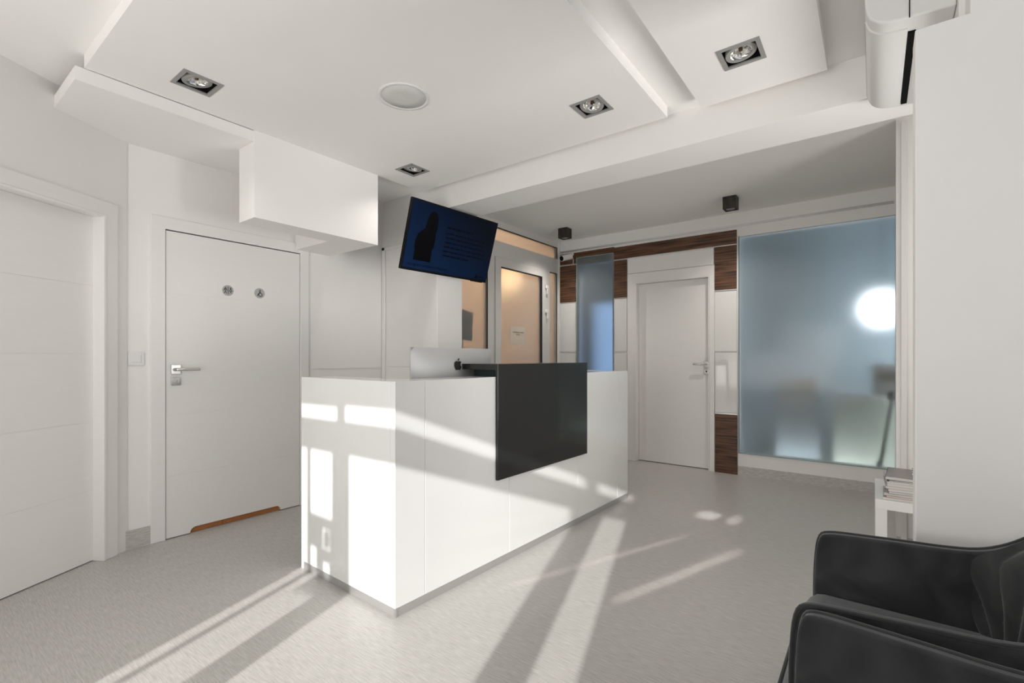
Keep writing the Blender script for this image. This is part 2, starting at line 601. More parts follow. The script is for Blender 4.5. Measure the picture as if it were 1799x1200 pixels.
# door 1: angled wall, local frame A: x along the leaf, y into the room
d1 = thing('door_1', (-3.623, .818, 0), -60, 'white flush door at the left edge in a deep frame', 'door', kind='structure')
fA = lambda a, o, u: (a, o, u)
leaf_mesh(fA, .012, .915, .006, 2.028, GR, -.108, -.068).build('door_leaf', M['lacquer'], d1, local=True)
mb = MB()
mb.prism([(-.08, 0), (-.006, 0), (-.006, 2.042), (.94, 2.042), (.94, 0), (1.02, 0), (1.02, 2.122), (-.08, 2.122)], 'y', -.02, 0)
mb.build('door_frame', M['lacquer'], d1, local=True, bevel=.003)
mb = MB().prism([(-.006, 0), (.012, 0), (.012, 2.029), (.915, 2.029), (.915, 0), (.94, 0), (.94, 2.042), (-.006, 2.042)], 'y', -.11, .004)
mb.build('door_lining', M['lacquer'], d1, local=True, bevel=.003)
bx(.0, -.16, 0, .93, -.112, 2.035).build('dark_gap', M['hole'], d1, local=True)

# door 2: toilet door in the left wall
d2 = thing('door_2', (-3.72, 1.61, 0), 0, 'white toilet door with two round pictogram signs', 'door', kind='structure')
fL = lambda a, o, u: (-3.715 + o, a, u)
leaf_mesh(fL, 1.1495, 2.070, .006, 2.036, GR, -.04, .0, cut=(1.29, 1.915, .036)).build('door_leaf', M['lacquer'], d2)
mb = MB().prism([(1.064, 0), (1.145, 0), (1.145, 2.043), (2.074, 2.043), (2.074, 0), (2.145, 0), (2.145, 2.122), (1.064, 2.122)], 'x', -3.74, -3.705)
mb.build('door_frame', M['lacquer'], d2, bevel=.003)
bx(-3.78, 1.13, 0, -3.757, 2.085, 2.05).build('dark_gap', M['hole'], d2)
mb = MB().box(-3.752, 1.27, .002, -3.735, 1.50, .04).box(-3.752, 1.503, .002, -3.735, 1.93, .04)
tag(mb.build('vent_board', M['orange'], d2), 'orange board showing in the cut-out under the leaf')
strike(lambda a, o, u: (-3.715 + o, 1.205 + a, 1.12 + u), d2, 1, 'turn')

# door 3: far door in the back wall
d3 = thing('door_3', (-1.79, 5.32, 0), 0, 'white flush door in the far back wall', 'door', kind='structure')
fB = lambda a, o, u: (a, 5.32 - o, u)
leaf_mesh(fB, -2.188, -1.398, .008, 2.05, GR, -.085, -.045).build('door_leaf', M['lacquer'], d3)
mb = MB().prism([(-2.303, 0), (-2.217, 0), (-2.217, 2.068), (-1.384, 2.068), (-1.384, 0), (-1.334, 0), (-1.334, 2.172), (-2.303, 2.172)], 'y', 5.30, 5.322)
mb.build('door_frame', M['lacquer'], d3, bevel=.003)
mb = MB().prism([(-2.217, 0), (-2.19, 0), (-2.19, 2.052), (-1.396, 2.052), (-1.396, 0), (-1.384, 0), (-1.384, 2.068), (-2.217, 2.068)], 'y', 5.294, 5.41)
mb.build('door_lining', M['lacquer'], d3, bevel=.003)
bx(-2.2, 5.415, 0, -1.38, 5.43, 2.06).build('dark_gap', M['hole'], d3)
strike(lambda a, o, u: (-1.432 - a * 0 + a, 5.365 - o, 1.128 + u), d3, -1, 'hole')

# door 4: glazed plastic door and its partition
XP = -3.26
pt = thing('wall_partition', (XP, 4.26, 0), 0, 'white plastic glazed partition with warm frosted panes', 'partition', kind='structure')
mb = MB()
holed(3.15, 5.36, 0, 2.70, [(3.497, 3.90, 1.287, 2.30), (3.50, 5.292, 2.468, 2.615), (4.015, 5.016, 0, 2.295), (5.115, 5.286, .15, 2.28)],
      lambda a, b, c, d: mb.box(XP - .06, a, c, XP, b, d))
mb.build('frame', M['pvc'], pt)
for (a, b, c, d) in [(3.497, 3.90, 1.287, 2.30), (3.50, 5.292, 2.468, 2.615), (5.115, 5.286, .15, 2.28)]:
    g = MB().box(XP - .006, b - .012, c, XP + .002, b, d).box(XP - .006, a, d - .010, XP + .002, b, d)
    g.build('gasket', M['gasket'], pt)
    bx(XP - .036, a, c, XP - .028, b, d).build('glass_pane', M['frostwarm'], pt)
d4 = thing('door_4', (XP, 4.515, 0), 0, 'white plastic glazed door with a paper notice', 'door', kind='structure')
mb = MB()
holed(4.02, 5.011, .02, 2.29, [(4.114, 4.928, .2, 2.193)], lambda a, b, c, d: mb.box(XP - .055, a, c, XP + .012, b, d))
mb.build('door_leaf', M['pvc'], d4)
MB().box(XP - .01, 4.915, .2, XP + .0125, 4.928, 2.193).box(XP - .01, 4.114, 2.182, XP + .0125, 4.928, 2.193).build('gasket', M['gasket'], d4)
bx(XP - .036, 4.11, .2, XP - .028, 4.93, 2.195).build('glass_pane', M['frostwarm'], d4)
for z in (2.055, 1.752):
    mb = MB().box(XP + .012, 4.985, z, XP + .03, 5.045, z + .045).box(XP + .0, 5.02, z - .07, XP + .026, 5.045, z + .005)
    mb.build('hinge', M['plastic'], d4, bevel=.004)

# ------------------------------------------------------------------ back wall cladding
def clad(name, boxes, m, label, cat, bevel=.0015):
    mb = MB()
    for x0, x1, z0, z1, y0 in boxes:
        mb.box(x0, y0, z0, x1, 5.321, z1)
    return struct(mb.build(name, m, bevel=bevel), label, cat)


clad('trim_3', [(-3.223, -2.978, 2.385, 2.518, 5.302), (-2.978, -2.474, 2.445, 2.518, 5.302), (-2.474, -1.121, 2.368, 2.508, 5.302)], M['wood'],
     'long dark walnut lintel board across the back wall', 'wood panel')
clad('trim_4', [(-3.223, -2.995, 1.905, 2.362, 5.302)], M['wood'], 'walnut panel left of the narrow blue window', 'wood panel')
clad('trim_5', [(-2.474, -2.312, 1.91, 2.345, 5.302)], M['wood'], 'walnut panel between the narrow window and the far door', 'wood panel')
clad('trim_6', [(-1.336, -1.121, 1.905, 2.352, 5.302)], M['wood'], 'walnut panel at the top right of the far door', 'wood panel')
clad('trim_7', [(-1.329, -1.113, .0, .607, 5.302)], M['wood'], 'walnut panel at the bottom right of the far door', 'wood panel')
clad('trim_8', [(-3.223, -2.995, 1.272, 1.89, 5.304), (-3.223, -2.995, .05, 1.252, 5.304)], M['glosspanel'], 'white gloss panels left of the narrow blue window', 'wall panel')
clad('trim_9', [(-2.474, -2.312, 1.272, 1.895, 5.304), (-2.474, -2.312, .05, 1.252, 5.304)], M['glosspanel'], 'white gloss panels left of the far door', 'wall panel')
clad('trim_10', [(-1.333, -1.117, 1.263, 1.886, 5.304), (-1.33, -1.115, .628, 1.251, 5.304)], M['glosspanel'], 'white gloss panels right of the far door', 'wall panel')
clad('trim_11', [(-2.303, -1.343, 2.178, 2.352, 5.304)], M['lacquer'], 'white board above the far door', 'wall panel')
clad('trim_12', [(-1.336, -1.119, 1.889, 1.903, 5.300), (-1.33, -1.113, .61, .626, 5.300), (-3.223, -2.995, 1.892, 1.903, 5.300), (-2.474, -2.312, 1.897, 1.908, 5.300),
                 (-3.223, -2.985, 2.365, 2.382, 5.300), (-2.474, -2.312, 2.348, 2.365, 5.300), (-1.336, -1.121, 2.354, 2.366, 5.300)], M['alu'], 'thin metal strips between the wall panels', 'trim')
mb = MB().tube([(-3.222, 5.318, 2.552), (.14, 5.318, 2.549)], .012, 8).tube([(-3.222, 5.318, 2.552), (-3.222, 5.318, 2.68)], .008, 8)
struct(mb.build('trim_13', M['plastic'], smooth=True), 'thin white cable duct high on the back wall', 'trim')
mb = MB().box(.135, 3.822, 0, .165, 3.84, 2.66)
struct(mb.build('trim_14', M['plastic'], bevel=.004), 'slim white pipe cover on the wall column', 'trim')

w1 = thing('window_1', (-2.725, 5.29, .2), 0, 'narrow frosted glass window glowing blue beside the far door', 'window', kind='structure')
bx(-2.968, 5.286, .2, -2.482, 5.296, 2.442).build('glass_pane', M['frost'], w1)
MB().box(-2.976, 5.284, .2, -2.968, 5.298, 2.448).box(-2.976, 5.284, 2.442, -2.478, 5.298, 2.448).build('glass_edge', M['glassedge'], w1)
mb = MB().box(-2.96, 5.30, .2, -2.945, 5.42, 2.36)
w2 = thing('window_2', (-.475, 5.33, .225), 0, 'big frosted glass window showing blurred furniture behind', 'window', kind='structure')
bx(-1.10, 5.330, .225, .153, 5.342, 2.436).build('glass_pane', M['frost'], w2)
MB().box(-1.107, 5.314, .222, -1.100, 5.344, 2.44).box(-1.107, 5.314, .218, .153, 5.344, .226).build('glass_edge', M['glassedge'], w2)

# ------------------------------------------------------------------ rooms behind the glass
# cool room behind the back wall
for b_ in ((-1.25, 6.75, 0, 1.6, 6.85, 2.75), (-3.4, 7.6, 0, 1.6, 7.7, 2.75), (-3.4, 5.42, 0, -3.3, 7.6, 2.75), (1.5, 5.42, 0, 1.6, 7.6, 2.75), (-1.25, 5.42, 0, -1.18, 7.6, 2.75)):
    struct(bx(*b_).build('wall_far', M['coolwall']), 'blue grey wall of the room behind the frosted windows')
struct(bx(-3.4, 5.40, 2.72, 1.6, 7.7, 2.8).build('ceiling', M['coolwall']), 'grey ceiling of the room behind the frosted windows', 'ceiling')
lamp('room_fill', 'AREA', (.78, 5.47, .95), (-.9, 1, 0), 62, (.93, .96, 1.0), shape='RECTANGLE', size=.9, size_y=1.5)  # unseen fill behind the column, added to light the furniture
lamp('floor_strip_fill', 'AREA', (-.5, 5.45, .10), (0, 1, .5), 5.0, (.93, .96, 1.0), shape='RECTANGLE', size=1.3, size_y=.06)  # added out of sight below the sill to brighten the furniture fronts
lamp('room_fill', 'AREA', (-2.4, 5.50, 2.58), (0, .75, -1), 3, (.92, .95, 1.0), shape='RECTANGLE', size=1.2, size_y=.1)  # unseen fill added above the narrow window
t = thing('lamp', (.10, 5.95, 0), 0, 'round white lamp glowing behind the big frosted window', 'lamp')
mb = MB().lathe([(.17 * math.sin(a), 1.69 - .17 * math.cos(a)) for a in [math.pi * k / 12 for k in range(13)]], 24, Matrix.Translation((.06, 6.05, 0)))
mb.build('globe', M['whitelight'], t, smooth=True)
MB().tube([(.06, 6.05, 1.86), (.06, 6.05, 2.72)], .01, 8).build('stem', M['blackmetal'], t)
t = thing('counter', (.1, 5.8, 0), 0, 'pale green cabinet blurred behind the right of the big window', 'counter')
bx(-.31, 5.60, 0, .5, 6.13, .80).build('body', M['palecab'], t, bevel=.005)
bx(-.34, 5.58, .80, .52, 6.15, .85).build('top', M['table'], t, bevel=.004)
t = thing('printer', (.25, 5.75, .85), 0, 'grey brown machine on the pale counter behind the window', 'machine')
bx(-.01, 5.61, .852, .40, 6.01, 1.14).build('body', mat('grey brown plastic', (.30, .29, .27), .5), t, bevel=.01)
bx(.05, 5.602, .98, .34, 5.612, 1.06).build('tray', M['brown'], t)
t = thing('shelf_unit', (-.6, 5.95, 0), 0, 'grey cabinet blurred behind the middle of the big window', 'cabinet')
bx(-.815, 5.66, 0, -.43, 6.04, .86).build('body', mat('blue grey cabinet', (.26, .30, .32), .5), t, bevel=.006)
bx(-.77, 5.64, .70, -.47, 5.66, .83).build('drawer', mat('warm grey drawer', (.50, .48, .44), .5), t, bevel=.004)
t = thing('tray_box', (-.6, 5.95, .86), 0, 'cream box on the grey cabinet behind the big window', 'box')
bx(-.755, 5.64, .862, -.45, 5.88, .99).build('body', mat('cream card', (.62, .57, .50), .7), t, bevel=.004)
bx(-.60, 5.633, .88, -.48, 5.64, .97).build('label_strip', mat('tan card', (.55, .42, .28), .7), t)
t = thing('tripod', (.12, 5.47, 0), 0, 'thin dark pole leaning behind the right end of the big window', 'pole')
MB().tube([(.02, 5.45, .02), (.13, 5.47, .80)], [.018, .014], 10).build('pole', M['blackmetal'], t, smooth=True)
MB().tube([(.015, 5.45, .0), (.045, 5.455, .26)], [.026, .026], 10).build('foot', M['blackmatte'], t, smooth=True)
MB().lathe([(.001, .80), (.03, .82), (.035, .86), (.02, .90), (.001, .91)], 14, Matrix.Translation((.132, 5.47, 0))).build('head', M['blackmatte'], t, smooth=True)
o = bx(-2.95, 5.74, .1, -2.2, 5.78, 1.90).build('window_3', M['bluelight'])
struct(o, 'bright blue daylight window in the room behind', 'window')

# warm room behind the glazed partition
for b_ in ((-5.3, 3.1, 0, -5.2, 5.5, 2.8), (-5.3, 3.05, 0, -3.33, 3.15, 2.8), (-5.3, 5.34, 0, -3.26, 5.44, 2.8)):
    struct(bx(*b_).build('wall_far', M['warmwall']), 'cream wall of the warm lit room behind the glazed door')
struct(bx(-5.3, 3.05, 2.72, -3.3, 5.44, 2.8).build('ceiling', M['warmwall']), 'cream ceiling of the warm lit room', 'ceiling')
lamp('warm_room_lamp', 'AREA', (-3.42, 4.3, 2.66), (-1, 0, -1), 42, (1.0, .78, .58), shape='RECTANGLE', size=1.6, size_y=.1)
t = thing('lamp', (-3.85, 4.88, 0), 0, 'round warm globe added behind the glazed plastic door for its glow', 'lamp')
mb = MB().lathe([(.15 * math.sin(a), 2.20 - .15 * math.cos(a)) for a in [math.pi * k / 12 for k in range(13)]], 24, Matrix.Translation((-3.85, 4.88, 0)))
mb.build('globe', M['warmglobe'], t, smooth=True)  # glowing globe added to brighten the frosted door glass
MB().tube([(-3.85, 4.88, 2.34), (-3.85, 4.88, 2.72)], .01, 8).build('stem', M['blackmetal'], t)

# ------------------------------------------------------------------ reception desk (local: x outwards, y along the front)
desk = thing('reception_desk', (-1.756, 1.438, 0), -1.88, 'white gloss corner reception desk with a black counter panel', 'reception desk')
ys = [0, .18, .83, 1.61, 2.235, 2.43]
for a, b in zip(ys[:-1], ys[1:]):
    bx(-.038, a + (.0008 if a else 0), .042, 0, b - .0008, 1.088).build('front_panel', M['gloss'], desk, local=True, bevel=.0015)
mb = MB().box(-.833, -.0005, .042, -.0385, .036, 1.088).box(-.857, -.0005, 0, -.8335, .036, 1.088)
mb.build('side_panel', M['gloss'], desk, local=True, bevel=.0015)
mb = MB().box(-.19, .036, 1.05, -.038, 2.43, 1.087).box(-.857, .036, 1.05, -.19, .2, 1.087).box(-.62, 2.39, .0, -.038, 2.43, 1.087)
mb.build('ledge', M['gloss'], desk, local=True, bevel=.0015)
bx(-.80, .05, .70, -.04, 2.38, .74).build('worktop', M['table'], desk, local=True, bevel=.002)
MB().box(-.836, .003, 0, -.0, .012, .0415).box(-.012, .003, 0, -.003, 2.425, .0415).build('plinth', M['aluplinth'], desk, local=True)
bx(-.22, .76, 1.088, -.004, 1.66, 1.129).build('spacer', M['teal'], desk, local=True)
mb = MB().prism([(.018, .495), (.018, 1.162), (-.27, 1.162), (-.27, 1.128), (0.0005, 1.128), (0.0005, .495)], 'y', .705, 1.715)
tag(mb.build('counter_panel', M['black'], desk, local=True, bevel=.001), 'black satin panel folded over the front')

# ------------------------------------------------------------------ computer seen from behind
T = Matrix.Translation((-2.04, 2.118, .742)) @ Matrix.Rotation(R(-1.88), 4, 'Z')
im = thing('computer', (0, 0, 0), 0, 'silver all-in-one computer seen from behind on the desk', 'computer', mtx=T)
WI, HI, Z0 = .665, .425, .09


def back(u, v):
    x = (u - .5) * WI
    z = Z0 + v * HI
    e = max(0, 1 - (2 * abs(u - .5)) ** 3.5) * max(0, 1 - (2 * abs(v - .5)) ** 3.5)
    return (.004 + .036 * e, x, z)


mb = MB().grid(back, 28, 20).box(-.006, -WI / 2, Z0, .004, WI / 2, Z0 + HI)
mb.build('housing', M['silver'], im, local=True, smooth=True, recalc=True)
bx(-.0075, -WI / 2 + .01, Z0 + .07, -.006, WI / 2 - .01, Z0 + HI - .01).build('screen', M['tvbezel'], im, local=True)
mb = MB().prism([(.035, .2), (.045, .2), (.11, .006), (-.08, .006), (-.08, 0), (.12, 0)], 'y', -.1, .1)
mb.build('stand', M['silver'], im, local=True, bevel=.002)
# apple emblem outline (traced as a mirrored contour with a bite)
ap = []
lobes = [(0, -.46), (.10, -.50), (.22, -.48), (.33, -.36), (.42, -.16)]
rightside = [(0, .26), (.10, .30), (.20, .32), (.32, .28), (.40, .20), (.33, .12), (.295, .02), (.31, -.08), (.36, -.15), (.43, -.20), (.38, -.33), (.30, -.44), (.21, -.50), (.12, -.49), (.05, -.465), (0, -.46)]
leftside = [(-.05, -.465), (-.12, -.49), (-.21, -.50), (-.31, -.43), (-.40, -.26), (-.445, -.06), (-.43, .11), (-.36, .24), (-.25, .31), (-.14, .315), (-.06, .28)]
S = .066
cz, cy = Z0 + HI - .100, -.004
outl = [(y * S * .98 * -1 * -1, z * S) for y, z in rightside + leftside]
mb = MB()
mb.prism([(cy + a, cz + b) for a, b in outl], 'x', .0385, .0425)
lf = [(.0, .36), (.02, .46), (.09, .55), (.17, .58), (.15, .47), (.08, .38)]
mb.prism([(cy + a * S, cz + b * S) for a, b in lf], 'x', .0385, .0425)
mb.build('emblem', M['blackmatte'], im, local=True)

# ------------------------------------------------------------------ television
n = Vector((.954, -.064, -.29)).normalized()
r1 = Vector((.0645, .998, 0))
r1 = (r1 - n * r1.dot(n)).normalized()
r2 = n.cross(r1)
TM = Matrix.Translation((-2.877, 2.979, 2.17)) @ Matrix((r1, r2, n)).transposed().to_4x4()
tv = thing('television', (0, 0, 0), 0, 'tilted black wall television showing a dark blue slide', 'television', mtx=TM)
TW, TH = .485, .279
MB().box(-TW, -TH, -.03, TW, TH, 0).box(-.22, -.2, -.06, .22, .1, -.028).build('housing', M['tvbezel'], tv, local=True, bevel=.002)
scr = bx(-TW + .012, -TH + .02, -.001, TW - .012, TH - .012, .0012).build('screen', M['screen'], tv, local=True)
MB().box(.30, -TH - .006, -.02, .44, -TH + .001, -.003).build('sensor', M['tvbezel'], tv, local=True, bevel=.002)
mb = MB().tube([TM @ Vector((0, -.02, -.05)), (-2.985, 3.02, 2.2)], .022, 10)
mb.box(-2.981, 2.93, 2.05, -2.966, 3.14, 2.33)
mb.build('wall_mount', M['blackmetal'], tv)
fr = lambda x, y, h: (x, y, .0013 + h)
# portrait silhouette
sil = [(-.385, -.19), (-.385, -.10), (-.395, -.085), (-.392, -.03), (-.378, .02), (-.345, .05), (-.318, .072), (-.312, .11), (-.308, .15), (-.294, .19), (-.270, .213), (-.247, .216), (-.222, .205), (-.204, .175), (-.196, .13), (-.197, .08), (-.205, .05), (-.198, .0), (-.200, -.06), (-.214, -.09), (-.208, -.19)]
MB().prism(sil, 'z', .0014, .0018).build('portrait', M['tvink'], scr, local=True)
for li in range(7):
    mb = MB()
    y = .115 - li * .037 - (.008 if li else 0)
    x = -.095
    end = .20 if li == 0 else (.385 if li < 6 else .21)
    hgt = .015 if li == 0 else .011
    while x < end - .02:
        wl = min(random.uniform(.025, .085), end - x)
        mb.box(x, y, .0014, x + wl, y + hgt, .0017)
        x += wl + .009
    mb.build('text_line', M['tvink'], scr, local=True)


def text(body, size, m, name, parent, mtx_local):
    c = bpy.data.curves.new('txt', 'FONT')
    c.body = body
    c.size = size
    c.extrude = .0003
    t_ = bpy.data.objects.new('txt', c)
    COL.objects.link(t_)
    dg = bpy.context.evaluated_depsgraph_get()
    me = bpy.data.meshes.new_from_object(t_.evaluated_get(dg))
    bpy.data.objects.remove(t_)
    me.name = name
    me.transform(mtx_local)
    me.materials.clear()
    me.materials.append(m)
    o = bpy.data.objects.new(name, me)
    COL.objects.link(o)
    o.parent = parent
    W[o] = W[parent]
    return o


text('instagram: wdobrychrekach.eu', .034, M['tvink'], 'caption', scr, Matrix.Translation((-.43, -.235, .0016)))
MB().prism([(.325, -.252), (.365, -.252), (.345, -.205)], 'z', .0014, .0018).build('emblem', M['tvink'], scr, local=True)
mb = MB().box(.372, -.238, .0014, .395, -.229, .0017).box(.400, -.238, .0014, .432, -.229, .0017)
mb.build('emblem_text', M['tvink'], scr, local=True)

# ------------------------------------------------------------------ downlights
def downlight(loc):
    t = thing('downlight', (loc[0], loc[1], 2.605), 0, '', 'ceiling light')
    a, b = .091, .072
    mb = MB()
    holed(-a, a, -a, a, [(-b, b, -b, b)], lambda p, q, r_, s_: mb.box(p, r_, -.004, q, s_, .004))
    mb.build('frame', M['lampgrey'], t, local=True)
    mb = MB()
    for (p, q, r_, s_) in ((-b - .003, -b, -b, b), (b, b + .003, -b, b), (-b, b, -b - .003, -b), (-b, b, b, b + .003)):
        mb.box(p, r_, .003, q, s_, .060)
    mb.box(-b, -b, .058, b, b, .061)
    mb.build('housing', M['hole'], t, local=True)
    tilt = Matrix.Translation((0, 0, .006)) @ Matrix.Rotation(R(8), 4, 'X')
    mb = MB().lathe([(.048, .003), (.049, -.001), (.066, -.001), (.068, .003), (.066, .022), (.05, .022)], 36, tilt)
    smooth_by_angle(mb.build('ring', M['lampgrey'], t, local=True))
    mb = MB()
    n_ = 20
    prof = [(.049, .002), (.045, .010), (.036, .020), (.024, .028), (.010, .032)]
    vs, fs = [], []
    for i, (r_, z) in enumerate(prof):
        for j in range(n_):
            an = 2 * math.pi * (j + .5 * (i % 2)) / n_
            rr = r_ * (1 + .03 * (-1) ** j)
            vs.append(tilt @ Vector((rr * math.cos(an), rr * math.sin(an), z)))
    for i in range(len(prof) - 1):
        for j in range(n_):
            fs.append((i * n_ + j, i * n_ + (j + 1) % n_, (i + 1) * n_ + (j + 1) % n_, (i + 1) * n_ + j))
    mb.add(vs, fs)
    mb.build('reflector', M['reflector'], t, local=True)
    mb = MB().lathe([(.001, .010), (.007, .011), (.009, .015), (.009, .030)], 16, tilt, cap0=True)
    mb.build('lamp_cap', M['copper'], t, local=True, smooth=False)
    l = lamp('fill_light', 'SPOT', (0, 0, -.006), (0, 0, -1), 8, (1, .95, .88), spot_size=R(130), spot_blend=.8, shadow_soft_size=.03)  # spot added as fill below an unlit downlight
    l.parent = t
    return t


dl0 = downlight(DL[0])
dls = [dl0] + [copy_tree(dl0, Matrix.Translation((x, y, 2.605)) @ Matrix.Rotation(R(90 * k), 4, 'Z')) for k, (x, y) in enumerate(DL[1:], 1)]
for o, l in zip(dls, ['square recessed downlight nearest the left wall soffit', 'square recessed downlight at the far corner above the television',
                      'square recessed downlight at the right end of the large panel', 'square recessed downlight in the narrow ceiling panel']):
    tag(o, l, 'ceiling light', 'square recessed downlights')

sp = thing('ceiling_speaker', (-2.021, 1.715, 2.605), 0, 'round white ceiling speaker with a grey grille', 'speaker')
mb = MB().lathe([(.118, -.003), (.123, -.006), (.134, -.005), (.138, .001), (.118, .001)], 48)
mb.build('rim', M['plastic'], sp, local=True, smooth=True)
MB().lathe([(.001, -.006), (.06, -.0055), (.118, -.003), (.118, .001)], 48).build('grille', M['grille'], sp, local=True, smooth=True)


def cube_spot(x, y):
    t = thing('cube_spot', (x, y, ZB - .112), 0, '', 'ceiling light')
    a = .057
    mb = MB()
    mb.prism([(-a, -a), (a, -a), (a, a), (-a, a)], 'z', .006, .112)
    holed(-a, a, -a, a, [(-.042, .042, -.042, .042)], lambda p, q, r_, s_: mb.box(p, r_, 0, q, s_, .008))
    mb.build('casing', M['cubewood'], t, local=True)
    MB().lathe([(.001, .005), (.03, .004), (.036, .003), (.038, .006)], 24).build('lens', M['lampgrey'], t, local=True, smooth=True)
    l = lamp('fill_light', 'SPOT', (0, 0, -.004), (0, 0, -1), 30, (1, .95, .88), spot_size=R(132), spot_blend=.9, shadow_soft_size=.02)  # spot added under the cube as fill for the rear zone
    l.parent = t
    return t


c0 = cube_spot(-2.845, 4.79)
tag(c0, 'black brown cube spot on the rear ceiling near the glazed door', 'ceiling light', 'cube ceiling spots')
c1 = copy_tree(c0, Matrix.Translation((-1.06, 4.78, ZB - .112)))
tag(c1, 'black brown cube spot on the rear ceiling above the far door', 'ceiling light', 'cube ceiling spots')

# ------------------------------------------------------------------ air conditioner
ac = thing('air_conditioner', (.1, 2.53, 2.38), 0, 'white wall air conditioner high beside the pier', 'air conditioner')
def soften(pts, n=3):
    for _ in range(n):
        q = [pts[0]]
        for a, b in zip(pts[:-1], pts[1:]):
            q += [(a[0] * .75 + b[0] * .25, a[1] * .75 + b[1] * .25), (a[0] * .25 + b[0] * .75, a[1] * .25 + b[1] * .75)]
        pts = q + [pts[-1]]
    return pts


prof = [(.221, 2.655)] + soften([(-.005, 2.655), (-.026, 2.655), (-.026, 2.60), (-.026, 2.50), (-.024, 2.455), (-.010, 2.415), (.02, 2.392), (.06, 2.383), (.12, 2.379)]) + [(.221, 2.372)]
mb = MB().prism(prof, 'y', 2.16, 2.9)
smooth_by_angle(mb.build('housing', M['plastic'], ac, bevel=.008, seg=3), 30)
pp = soften([(-.0255, 2.452), (-.020, 2.428), (-.009, 2.406), (.018, 2.386), (.058, 2.377), (.098, 2.374)]) + [(.098, 2.382), (.03, 2.40), (-.012, 2.455)]
smooth_by_angle(MB().prism(pp, 'y', 2.225, 2.865).build('front_panel', M['plastic'], ac), 30)
MB().box(-.0262, 2.25, 2.453, -.012, 2.865, 2.462).build('seam', M['hole'], ac)
MB().box(.1, 2.25, 2.3725, .122, 2.862, 2.40).build('air_outlet', M['hole'], ac)
MB().box(.098, 2.1575, 2.38, .101, 2.161, 2.65).build('seam', M['hole'], ac)

# ------------------------------------------------------------------ small wall things
sw = thing('light_switch', (-3.72, .990, 1.1925), 0, 'white square light switch between the two left doors', 'light switch')
bx(-3.7195, .948, 1.15, -3.711, 1.033, 1.236).build('frame', M['plastic'], sw, bevel=.003)
bx(-3.712, .966, 1.168, -3.707, 1.015, 1.218).build('rocker', M['plastic'], sw, bevel=.002)


def sign(y, z, label, draw):
    t = thing('toilet_sign', (-3.7148, y, z), 0, label, 'sign', 'round pictogram signs')
    fr = lambda a, b, h: (h, a, b)
    mb = MB()
    mb.prism([(.038 * math.cos(2 * math.pi * k / 40), .038 * math.sin(2 * math.pi * k / 40)) for k in range(40)], 'x', 0, .002)
    mb.build('disc', M['sign'], t, local=True)
    mb = MB()
    draw(mb, lambda a, b, h: (.002 + h, a, b))
    mb.build('pictogram', M['signink'], t, local=True)


def circ(x, y, r, n=18):
    return [(x + r * math.cos(2 * math.pi * k / n), y + r * math.sin(2 * math.pi * k / n)) for k in range(n)]


def wc(mb, fr):
    w_ = .0038
    mb.stroke([(.001, -.026), (.001, .026)], w_, fr)
    x = -.017
    mb.stroke(circ(x, .018, .0042, 12), .003, fr, True)
    mb.stroke([(x - .010, -.001), (x - .006, .011), (x + .006, .011), (x + .010, -.001)], w_, fr)
    mb.stroke([(x - .005, .010), (x, .0), (x + .005, .010)], .002, fr)
    mb.stroke([(x, .0), (x, -.005), (x - .007, -.020)], w_, fr)
    mb.stroke([(x, -.005), (x + .007, -.020)], w_, fr)
    x = .018
    mb.stroke(circ(x, .017, .0042, 12), .003, fr, True)
    mb.stroke([(x - .009, -.003), (x, .011), (x + .009, -.003)], w_, fr)
    mb.stroke([(x - .006, -.003), (x, -.009), (x + .006, -.003)], w_, fr)
    mb.stroke([(x - .002, -.008), (x - .006, -.020)], .002, fr)
    mb.stroke([(x + .002, -.008), (x + .006, -.020)], .002, fr)


def wheel(mb, fr):
    w_ = .0042
    mb.stroke(circ(.002, .019, .0055, 14), .003, fr, True)
    mb.stroke(circ(.005, -.011, .0125, 22), w_, fr, True)
    mb.stroke([(.002, .012), (.002, .002)], .006, fr)
    mb.stroke([(.001, .006), (-.011, -.008), (-.016, -.022)], w_, fr)
    mb.stroke([(.002, .006), (.011, -.001)], w_, fr)


sign(1.529, 1.682, 'round grey sign with two standing figures on the toilet door', wc)
sign(1.752, 1.686, 'round grey sign with a wheelchair figure on the toilet door', wheel)

cm = thing('security_camera', (-3.075, 5.30, 2.45), 0, 'small white bullet camera with a black lens on the walnut board', 'camera')
MB().tube([(-3.045, 5.302, 2.505), (-3.045, 5.28, 2.50), (-3.05, 5.25, 2.47)], .010, 10).tube([(-3.045, 5.3025, 2.505), (-3.045, 5.297, 2.505)], .026, 16).build('bracket', M['plastic'], cm, smooth=True)
a_, b_ = Vector((-3.045, 5.265, 2.468)), Vector((-3.085, 5.115, 2.425))
dd = (b_ - a_).normalized()
smooth_by_angle(MB().tube([a_ - dd * .004, a_, b_], [.026, .036, .036], 20).build('body', M['plastic'], cm))
MB().tube([b_ - dd * .002, b_ + dd * .003], .031, 20).build('lens', M['hole'], cm)
MB().tube([(-3.03, 5.29, 2.47), (-3.025, 5.297, 2.42), (-3.025, 5.298, 2.375)], .004, 6).build('cable', M['plastic'], cm, smooth=True)

